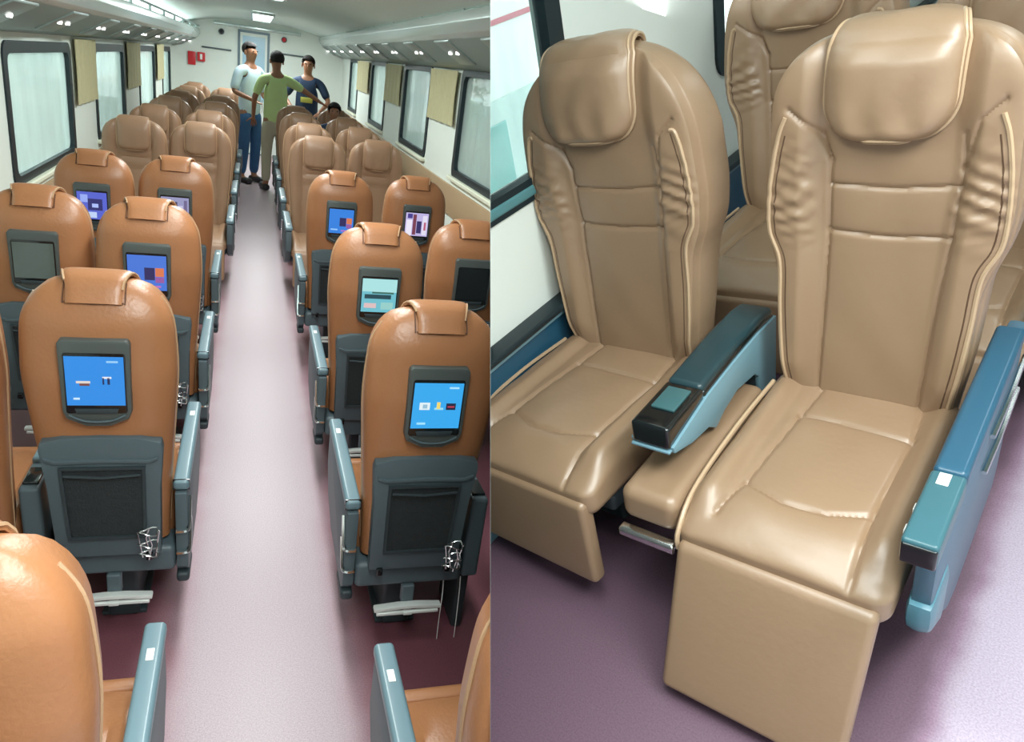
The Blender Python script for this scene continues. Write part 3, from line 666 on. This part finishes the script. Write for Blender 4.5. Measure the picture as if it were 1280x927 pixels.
# ================================================================= people
def skinmesh(name, verts, edges, radii, m, parent=None, M=None, root=0, sub=2):
    me = bpy.data.meshes.new(name); me.from_pydata([tuple(v) for v in verts], edges, []); me.update(); me.materials.append(m)
    o = bpy.data.objects.new(name, me); COL.objects.link(o)
    if parent: o.parent = parent
    else: o.matrix_world = M
    sk = o.modifiers.new('skin', 'SKIN'); sk.use_smooth_shade = True
    ly = me.skin_vertices[0].data if me.skin_vertices else None
    if ly is None:
        bm = bmesh.new(); bm.from_mesh(me); bm.verts.layers.skin.verify(); bm.to_mesh(me); bm.free(); ly = me.skin_vertices[0].data
    for i, r in enumerate(radii): ly[i].radius = r if isinstance(r, tuple) else (r, r); ly[i].use_root = (i == root)
    ss = o.modifiers.new('sub', 'SUBSURF'); ss.levels = sub; ss.render_levels = sub
    return o
SKIN = mat('skin', (150, 104, 78), .5); HAIR = mat('hair_black', (26, 23, 23), .9, bump=.6, bscale=120); SHOE = mat('shoe_dark', (36, 34, 38), .4)
def person(M, H, label, shirt, trousers, arms, head_turn=0, lean=0, legs=None, half=False, extra=None, sleeve=.55):
    """M at the feet, person faces +Y of M. arms: [(elbow),(wrist)] left, right (relative, in units of H)"""
    k = H/1.75
    P = lambda x, y, z: (x*k, (y+lean*max(0, z-.95))*k, z*k)
    lg = legs or [((-.10, .02, .50), (-.11, -.02, .08)), ((.10, .02, .50), (.11, -.02, .08))]
    v = [P(0, 0, .95), P(0, 0, 1.10), P(0, .01, 1.28), P(0, 0, 1.43), P(0, 0, 1.50), P(0, .015, 1.56), P(0, .018, 1.63), P(0, .01, 1.69)]
    r = [(.13*k, .10*k), (.125*k, .09*k), (.145*k, .10*k), (.10*k, .07*k), .05*k, .062*k, (.075*k, .088*k), .062*k]
    e = [(i, i+1) for i in range(7)]
    if not half:
        for s, (kn, an) in zip((-1, 1), lg):
            b = len(v); v += [P(s*.09, 0, .88), P(*kn), P(*an), P(an[0]+s*.01, an[1]+.10, .045)]; r += [.085*k, .058*k, .042*k, .035*k]; e += [(0, b), (b, b+1), (b+1, b+2), (b+2, b+3)]
    armj = []
    for s, (el, wr) in zip((-1, 1), arms):
        b = len(v); sh = (s*.18, 0, 1.40); v += [P(*sh), P(*el), P(*wr)]; r += [.052*k, .038*k, .026*k]; e += [(3, b), (b, b+1), (b+1, b+2)]; armj.append((sh, el, wr))
        # palm and five fingers
        w_ = Vector(wr); dr = (w_-Vector(el)).normalized(); sd = dr.cross(Vector((0, 0, 1))) if abs(dr.z) < .9 else dr.cross(Vector((0, 1, 0))); sd.normalize()
        pm = w_+dr*.06; c = len(v); v.append(P(*pm)); r.append((.034*k, .016*k)); e.append((b+2, c))
        for f in range(5):
            o = (f-2)*.017; ln = (.045, .07, .078, .072, .058)[f]
            a = pm+sd*o+dr*(.02 if f else -.015); tip = a+dr*ln+sd*o*(.4 if f else 1.6)
            q = len(v); v += [P(*a), P(*tip)]; r += [.010*k, .007*k]; e += [(c, q), (q, q+1)]
    body = skinmesh('person', v, e, r, SKIN, M=M, root=0); tag(body, label, 'person')
    # face: nose, ears
    mb = MB(); rbox(P(0, .105, 1.615), (.022*k, .03*k, .04*k), .01*k, 2, mb=mb); link('nose', mb, SKIN, body)
    for s in (-1, 1): link('ear', rbox(P(s*.082, .0, 1.62), (.018*k, .035*k, .055*k), .008*k, 2), SKIN, body)
    for s in (-1, 1): link('eye', rbox(P(s*.032, .092, 1.645), (.022*k, .012*k, .012*k), .005*k, 2), HAIR, body)
    # hair cap
    def hf(Q):
        return Q
    mb = MB(); vs = []; fs = []; nu, nv = 20, 10; c = P(0, -.012, 1.665)
    for j in range(nv):
        for i in range(nu):
            a = 2*PI*i/nu; low = -.055 if math.sin(a) < .15 else .06; low = low*(1 if math.sin(a) < .3 else 1)
            ph = (PI/2)*(1-j/(nv-1)*(.72 if low > 0 else 1.38)); 
            vs.append((c[0]+.092*k*math.cos(a)*math.cos(ph), c[1]+.108*k*math.sin(a)*math.cos(ph), c[2]+.088*k*math.sin(ph)+.004*math.sin(7*a)))
    for j in range(nv-1):
        for i in range(nu): fs.append((j*nu+i, j*nu+(i+1) % nu, (j+1)*nu+(i+1) % nu, (j+1)*nu+i))
    fs.append(tuple((nv-1)*nu+i for i in range(nu)))
    link('hair', mb.add(vs, fs), HAIR, body)
    # shirt
    v = [P(0, 0, .80), P(0, 0, 1.05), P(0, .01, 1.28), P(0, 0, 1.43), P(0, 0, 1.485)]; r = [(.185*k, .135*k), (.165*k, .122*k), (.168*k, .12*k), (.12*k, .088*k), (.062*k, .06*k)]; e = [(0, 1), (1, 2), (2, 3), (3, 4)]
    for (sh, el, wr) in armj:
        el2 = Vector(sh)+(Vector(el)-Vector(sh))*(min(1, sleeve*1.6)); b = len(v); v += [P(*sh), P(*el2)]; r += [.068*k, .056*k]; e += [(3, b), (b, b+1)]
        if sleeve > .7: v += [P(*(Vector(el)+(Vector(wr)-Vector(el))*.45))]; r += [.046*k]; e += [(b+1, b+2)]
    s_ = skinmesh('shirt', v, e, r, shirt, parent=body)
    if extra: extra(body, P, k)
    if not half:
        v = [P(0, 0, .97), P(0, 0, .88)]; r = [(.145*k, .11*k), (.14*k, .112*k)]; e = [(0, 1)]
        for s, (kn, an) in zip((-1, 1), lg):
            b = len(v); v += [P(s*.095, 0, .78), P(*kn), P(an[0], an[1], an[2]+.02)]; r += [.098*k, .074*k, .062*k]; e += [(1, b), (b, b+1), (b+1, b+2)]
        skinmesh('trousers', v, e, r, trousers, parent=body)
        for s, (kn, an) in zip((-1, 1), lg): link('shoe', rbox(P(an[0]+s*.005, an[1]+.06, .042), (.095*k, .27*k, .08*k), .035*k, 3), SHOE, body)
    return body
SH1 = mat('pale_blue_shirt', (198, 220, 234), .7, var=.08); JEAN = mat('blue_jeans', (46, 88, 132), .8, var=.15, vscale=12); SH2 = mat('lime_shirt', (190, 214, 148), .7, var=.08)
BEI = mat('beige_trousers', (176, 172, 150), .8); SH3 = mat('navy_tshirt', (28, 52, 84), .75)
def pocket(b, P, k): link('chest_pocket', rbox(P(-.07, .125, 1.27), (.08*k, .012*k, .09*k), .004*k, 1), mat('pale_blue_pocket', (196, 222, 236), .7), b)
def badge(b, P, k): link('chest_print', rbox(P(0, .128, 1.18), (.16*k, .012*k, .07*k), .004*k, 1), mat('yellow_print', (190, 190, 90), .7), b)
person(T(-.11, 11.2, 0, PI+.75), 1.93, 'man in pale blue shirt and blue jeans standing in the aisle by the end door', SH1, JEAN, [((-.27, -.06, 1.14), (-.24, .14, 1.02)), ((.27, .0, 1.15), (.16, .2, 1.08))], extra=pocket, sleeve=.6)
person(T(.24, 10.7, 0, .25), 1.86, 'man in lime green shirt seen from behind, reaching over the right seats', SH2, BEI, [((-.27, .02, 1.16), (-.26, .10, .94)), ((.40, .05, 1.30), (.60, .08, 1.20))])
person(T(.70, 11.3, 0, PI-.1), 1.86, 'man in navy T-shirt with yellow print standing among the right seats', SH3, JEAN, [((-.30, .06, 1.18), (-.20, .22, 1.06)), ((.30, .04, 1.18), (.20, .24, 1.08))], extra=badge)
person(T(.95, 9.72, -.36, PI), 1.70, 'seated dark-haired passenger whose hair shows above the right seats', SH3, JEAN, [((-.22, .05, 1.12), (-.2, .2, 1.0)), ((.22, .05, 1.12), (.2, .2, 1.0))],
       legs=[((-.10, .42, .72), (-.11, .42, .33)), ((.10, .42, .72), (.11, .42, .33))])

# ================================================================= the close-up compartment (right)
RA = dict(w=[(.43, .196), (.60, .214), (.80, .220), (.87, .246), (.97, .254), (1.08, .246), (1.2, .240), (1.34, .236)], zb=.43, zt=1.325, zs=1.14, p=3.0, nf=9, nr=2.6,
          yf=[(.43, 0), (.86, .025), (1.33, .03)], T=[(.43, .13), (.8, .16), (1.1, .17), (1.33, .12)], xv=[(.43, .113), (.9, .120), (1.05, .128), (1.2, .12), (1.34, .12)], wing=.026, zw=.99, hi=True,
          seams=[[(-.108, .44), (-.105, .75), (-.105, .89), (-.108, 1.06), (-.125, 1.12)], [(.122, .44), (.130, .70), (.143, .91), (.148, 1.03), (.142, 1.12)], [(-.105, 1.006), (.02, 1.000), (.147, 1.010)], [(-.105, .896), (.02, .888), (.142, .896)],
                 [(-.195, 1.180), (-.135, 1.127), (-.106, 1.06)], [(.20, 1.188), (.165, 1.15), (.148, 1.05)]], res=(150, 50, 190))
def make_closeup_seat(D, hs=1.0, arm=True, pil=(.124, .0), legdrop=(.15, .04), label='x'):
    t = thing('train_seat', label, 'seat', MR)
    B = Back(D); link('backrest', B.mesh(), LEAR, t)
    pm, edge = pillow(B, pil[0], 1.112, 0, .05, 1.22, True, pil[1]); hp = link('headrest', pm, LEAR, t)
    link('piping', tube(edge, .0048, 6), PIPER, hp); link('piping', tube([(p[0]*.965+pil[1]*.035, p[1]-.012, p[2]+.006) for p in edge], .0038, 6), PIPER, hp)
    for s in (-1, 1):
        prof = [(.200*hs, 1.165-.03*(hs > 1)), (.214*hs, 1.125), (.228*hs, 1.05), (.235*hs, .96), (.232*hs, .89), (.208*hs, .82), (.203*hs, .70), (.196*hs, .58), (.182*hs, .455)]
        pts = [(s*x, float(B.yfront(np.array(s*x), np.array(z)))-.001, z) for x, z in smoothpath(prof, 8)]
        link('side_piping', tube(pts, .005, 6), PIPER, t)
        pts = [(s*(x-.014), float(B.yfront(np.array(s*(x-.014)), np.array(z)))+.001, z) for x, z in smoothpath(prof[1:], 8)]
        link('side_seam', tube(pts, .0022, 5), SEAMR, t)
    w_ = .45*hs
    seams = [[(-.095*hs, .0), (-.105*hs, -.12), (-.125*hs, -.41), (-.15*hs, -.52)], [(.135*hs, -.0), (.145*hs, -.12), (.14*hs, -.38), (.15*hs, -.60)], [(-.105*hs, -.118), (.145*hs, -.125)], [(-.122*hs, -.41), (-.03, -.445), (.06, -.44), (.14*hs, -.40)]]
    link('seat_cushion', cushion(0, w_, -.585, .05, .455, .13, True, seams, drop=.04, bol=.022, xin=.14*hs), LEAR, t)
    for s in (-1,):
        pts = smoothpath([(s*(w_/2-.012), -.02, .470), (s*(w_/2-.008), -.25, .474), (s*(w_/2-.006), -.48, .452), (s*(w_/2-.01), -.578, .40), (s*(w_/2-.012), -.588, .355)], 8)
        link('cushion_piping', tube(pts, .006, 6), PIPER, t)
    dy, zb = legdrop; zt_ = .385
    def lf(P):
        P = P.copy(); P[:, 1] -= (zt_-P[:, 2])/(zt_-zb)*dy; P[:, 0] *= 1-.04*(zt_-P[:, 2])/(zt_-zb); return P
    link('leg_rest', rbox((0, -.575, (zt_+zb)/2), (.42*hs, .05, zt_-zb), .018, 4, n=(8, 1, 10), fn=lf), LEAR, t)
    link('base_frame', rbox((0, -.20, .30), (.42*hs, .56, .06), .015, 2), DSLATE, t)
    link('pedestal', rbox((0, -.12, .14), (.16, .30, .28), .015, 2), DSLATE, t)
    if arm:
        side = [(-.53, .585), (-.53, .37), (-.50, .315), (-.43, .25), (-.28, .12), (-.20, .095), (.22, .095), (.25, .14), (.25, .60)]
        sp = link('side_panel', prism(side, 0, .245, .282, .012), PANEL, t)
        link('panel_foot', prism([(-.545, .395), (-.54, .32), (-.50, .285), (-.43, .235), (-.40, .26), (-.40, .40)], 0, .240, .289, .02), mat('teal_grey_plastic', (78, 124, 140), .3), sp)
        for a, b_ in ((.52, .20), (.44, .17)):
            pts = smoothpath([(.288, b_-.30, a-.02), (.289, b_-.12, a-.04), (.289, b_+.08, a-.035)], 5); link('chrome_trim', tube(pts, .006, 6), CHR, sp)
        ap = link('armrest_pad', rbox((.260, -.115, .606), (.058, .575, .04), .012, 4, n=(1, 4, 1)), BLUE, t)
        link('armrest_front', rbox((.260, -.508, .598), (.059, .205, .056), .008, 3), mat('teal_plastic', (56, 98, 108), .32), ap)
        link('end_cap', rbox((.260, -.608, .594), (.056, .010, .046), .004, 2), BLACK, ap)
        link('white_label', rbox((.256, -.432, .6275), (.020, .034, .003), .001, 1), PLABEL, ap)
        link('side_button', rbox((.229, -.50, .60), (.006, .02, .012), .002, 1), PLABEL, ap); link('side_button', rbox((.229, -.56, .60), (.006, .02, .012), .002, 1), PLABEL, ap)
    return t
sa = make_closeup_seat(RA, label='foremost brown leather seat in the close-up, with blue armrest at its right')
RBd = dict(RA); k_ = 1.14
RBd['w'] = [(z, a*(1.12 if z < .65 else 1.17)) for z, a in RA['w']]; RBd['zt'] = 1.345; RBd['zs'] = 1.08; RBd['p'] = 2.4; RBd['xv'] = [(z, a*1.16) for z, a in RA['xv']]
RBd['seams'] = [[(x*1.17, z-.03) for x, z in pl] for pl in RA['seams']]; RBd['zw'] = .96; RBd['T'] = [(.43, .15), (.8, .2), (1.1, .21), (1.33, .15)]
sb = make_closeup_seat(RBd, 1.14, False, (.15, -.025), (.0, .10), label='brown leather window seat beside the foremost seat, against the white wall')
sb.matrix_world = MR @ Matrix.Translation((-.632, .0, 0)) @ Matrix.Rotation(math.radians(-3.5), 4, 'Y') @ Matrix.Rotation(math.radians(-4), 4, 'Z')
G3 = 'brown seats of the row behind in the close-up'
dup(sb, MR @ Matrix.Translation((-.50, 1.06, .04)) @ Matrix.Rotation(math.radians(-2), 4, 'Y'), 'shaded brown seat behind the gap between the two foremost seats', G3)
dup(sa, MR @ T(.05, 1.12, -.08), 'dark brown seat at the top right corner, behind the foremost seat', G3)
# middle cushion and bar between the seats
t = thing('middle_cushion', 'narrow brown leather infill cushion between the two foremost seats', 'cushion', MR @ T(-.305, 0))
link('cushion_pad', rbox((0, -.29, .405), (.15, .54, .10), .03, 5, n=(6, 10, 2)), LEAR, t); link('support_bar', rbox((.005, -.575, .335), (.15, .03, .028), .008, 2), CHR, t)
link('support_post', rbox((0, -.2, .17), (.06, .3, .34), .01, 2), DSLATE, t)
# centre armrest
t = thing('center_console', 'black padded armrest unit with grey-blue cheek between the two foremost seats', 'armrest', MR @ T(-.315, 0))
curve = [(-.49, .585), (-.40, .592), (-.25, .600), (-.10, .603), (.02, .60), (.10, .585)]
def arc_fn(P):
    P = P.copy(); P[:, 2] += np.interp(P[:, 1], [-.5, -.3, -.1, .05, .12], [0, .012, .02, .014, .0]); return P
link('armrest_pad', rbox((0, -.10, .598), (.092, .44, .036), .014, 4, n=(2, 12, 1), fn=arc_fn), mat('dark_teal_vinyl', (34, 58, 64), .3), t)
link('pad_border', rbox((0, -.10, .583), (.100, .43, .03), .008, 3, n=(2, 12, 1), fn=arc_fn), BLACK, t)
fb_ = link('front_block', rbox((0, -.405, .588), (.098, .185, .062), .01, 3, n=(1, 4, 1)), BLACK, t)
link('block_lid', rbox((0, -.385, .621), (.06, .09, .008), .003, 2), mat('teal_gloss', (60, 96, 100), .15), fb_)
link('block_edge', rbox((0, -.478, .553), (.100, .045, .008), .003, 2), STEELB, fb_)
side = [(-.49, .565), (-.485, .545), (-.40, .515), (-.31, .500), (-.27, .470), (-.22, .492), (-.14, .505), (-.07, .492), (-.03, .485), (.0, .46), (.01, .37), (.12, .36), (.12, .59), (.0, .60), (-.15, .602), (-.30, .596)]
link('side_cheek', prism(side, 0, .042, .056, .004), STEELB, t); link('side_cheek', prism(side, 0, -.056, -.042, .004), STEELB, t)
link('arm_core', prism([(-.06, .58), (.0, .50), (.01, .30), (.11, .30), (.11, .59)], 0, -.042, .042, .004), DSLATE, t)
# setting of the compartment
XW = -.965
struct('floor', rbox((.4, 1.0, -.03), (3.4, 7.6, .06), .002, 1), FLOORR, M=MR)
ux = [-2.8, -2.0, .26, 1.34, 3.4, 5.0]
struct('wall_left', grid_wall(0, XW, -.08, ux, [0, .98, 1.75, 2.4], {(1, 1), (3, 1)}), mat('white_wall_panel', (240, 246, 240), .45), M=MR, angle=20)
def cw(n, y0, y1, z0, z1):
    t = window(n, XW, 1, y0, y1, z0, z1, M=MR, fw=.05, glass=GLASSR, frame=RUB)
    link('window_ledge', rbox((XW+.0, (y0+y1)/2, z0+.012), (.035, y1-y0-.06, .035), .01, 2), TEALD, t)
cw(11, -2.0, .26, .95, 1.75); cw(12, 1.34, 3.4, .95, 1.75)
struct('trim_10', rbox((XW+.015, 1, .28), (.03, 7.4, .56), .004, 1), BLUE, M=MR)
struct('trim_11', rbox((XW+.035, 1, .572), (.07, 7.4, .022), .008, 2), RUB, M=MR)
struct('trim_12', rbox((XW+.026, 1, .546), (.05, 7.4, .02), .006, 2), STEELB, M=MR)
struct('ceiling', rbox((.57, 1.0, 2.32), (3.2, 7.6, .06), .004, 1), CEIL, M=MR)
struct('wall_back', rbox((.57, 4.75, 1.2), (3.2, .08, 2.4), .004, 1), CEIL, M=MR)
struct('wall_front', rbox((.57, -2.78, 1.2), (3.2, .08, 2.4), .004, 1), CEIL, M=MR)
struct('wall_right', rbox((2.1, 1, 1.2), (.06, 7.4, 2.4), .004, 1), mat('white_wall_panel', (240, 246, 240), .45), M=MR)
struct('baseboard_left', rbox((XW+.045, 1, .05), (.05, 7.4, .10), .01, 1), STEELB, M=MR)
# carriage standing outside the compartment window
t = thing('railway_carriage', 'white carriage with a thin red stripe outside the close-up window', 'train', MR @ T(-3.0, 1.2, 0))
link('carriage_body', rbox((-.6, 0, .9), (1.2, 7, 3.4), .12, 3), mat('carriage_white', (236, 240, 238), .4), t)
link('carriage_stripe', rbox((.004, 0, 1.12), (.012, 7, .035), .003, 1), mat('carriage_red', (196, 90, 110), .4), t)
link('carriage_band', rbox((.004, 0, .1), (.012, 7, 1.1), .003, 1), mat('carriage_grey', (200, 216, 216), .4), t)
for i in range(4): link('carriage_window', rbox((.01, -2.6+1.75*i, .25), (.02, .5, .5), .05, 3), mat('carriage_glass', (120, 178, 176), .15), t)
struct('trim_13', rbox((-4.0, 1.2, -.9), (5.9, 9, .1), 0, 1), mat('outside_platform', (196, 206, 202), .9, var=.1), M=MR)

# ================================================================= partition between the two compartments, and trimming to it
def campt(x, y, z): return CL + RL @ V(x, y, z)
pd = (613-PPX)/F; mb = MB(); vs = []
for sgn in (-1, 1):
    for (d_, h_) in ((1.0, -.62), (1.0, .62), (16.5, 10.2), (16.5, -10.2)):
        vs.append(campt(pd*d_, d_, h_)+PN*.00015*sgn)
mb.add(vs, [(0, 1, 2, 3), (7, 6, 5, 4), (0, 4, 5, 1), (1, 5, 6, 2), (2, 6, 7, 3), (3, 7, 4, 0)])
bpy.context.view_layer.update()
def world(o):
    M = o.matrix_basis.copy() if not o.parent else o.matrix_local
    return o.matrix_world
def trim():
    roots = [o for o in COL.objects if o.parent is None and o.type in ('MESH', 'EMPTY')]
    cm = {}
    for o in COL.objects:
        if o.parent: cm.setdefault(o.parent.name, []).append(o)
    def allof(o):
        yield o
        for c in cm.get(o.name, ()): yield from allof(c)
    for r in roots:
        rp = MR.inverted() @ r.matrix_world
        # which room: compare the up axis of the thing with both rooms
        up = (r.matrix_world.to_3x3() @ V(0, 0, 1)).normalized(); right = (up - (MR.to_3x3() @ V(0, 0, 1))).length < .15
        keep = 1 if right else -1
        for o in list(allof(r)):
            if o.type != 'MESH' or not len(o.data.vertices) or o.modifiers: continue
            M = o.matrix_world; n = len(o.data.vertices); co = np.empty(n*3); o.data.vertices.foreach_get('co', co); co = co.reshape(-1, 3)
            A = np.array(M); W = co @ A[:3, :3].T + A[:3, 3]; d = ((W-np.array(CL)) @ np.array(PN))*keep
            if d.min() >= .0002: continue
            if d.max() < .002:
                o['gone'] = 1; continue
            dd = d-.0002; src = o.data; nv = []; nf = []; remap = {}; cut = {}
            def vk(i):
                if i not in remap: remap[i] = len(nv); nv.append(tuple(co[i]))
                return remap[i]
            def vc(i, j):
                k = (min(i, j), max(i, j))
                if k not in cut: t = dd[k[0]]/(dd[k[0]]-dd[k[1]]); cut[k] = len(nv); nv.append(tuple(co[k[0]]+(co[k[1]]-co[k[0]])*t))
                return cut[k]
            for pl in src.polygons:
                vi = list(pl.vertices); q = []
                for i, j in zip(vi, vi[1:]+vi[:1]):
                    if dd[i] >= 0: q.append(vk(i))
                    if (dd[i] >= 0) != (dd[j] >= 0): q.append(vc(i, j))
                if len(q) >= 3: nf.append(q)
            b_ = MB(); b_.v = nv; b_.f = nf; me = b_.mesh(src.name); 
            for m_ in src.materials: me.materials.append(m_)
            o.data = me
            if len(me.polygons) == 0: o['gone'] = 1
    # drop what lies wholly on the far side; hand children of a dropped part to its parent's fate
    dead = []
    for r in roots:
        al = list(allof(r)); left = [o for o in al if o.type == 'MESH' and not o.get('gone')]
        if not left: dead += al; continue
        for o in al:
            if o is not r and o.get('gone') and all(c.get('gone') for c in cm.get(o.name, ())): dead.append(o)
    bpy.data.batch_remove(set(dead))
    for o in COL.objects:
        if 'gone' in o: del o['gone']
for p in (seatP, seatM, seatW):
    if p.get('label') == 'x':
        for c in list(p.children):
            for g in list(c.children): bpy.data.objects.remove(g)
            bpy.data.objects.remove(c)
        bpy.data.objects.remove(p)
bpy.context.view_layer.update()
trim()
struct('wall_right', mb, mat('partition_grey', (112, 118, 116), .8), angle=20)
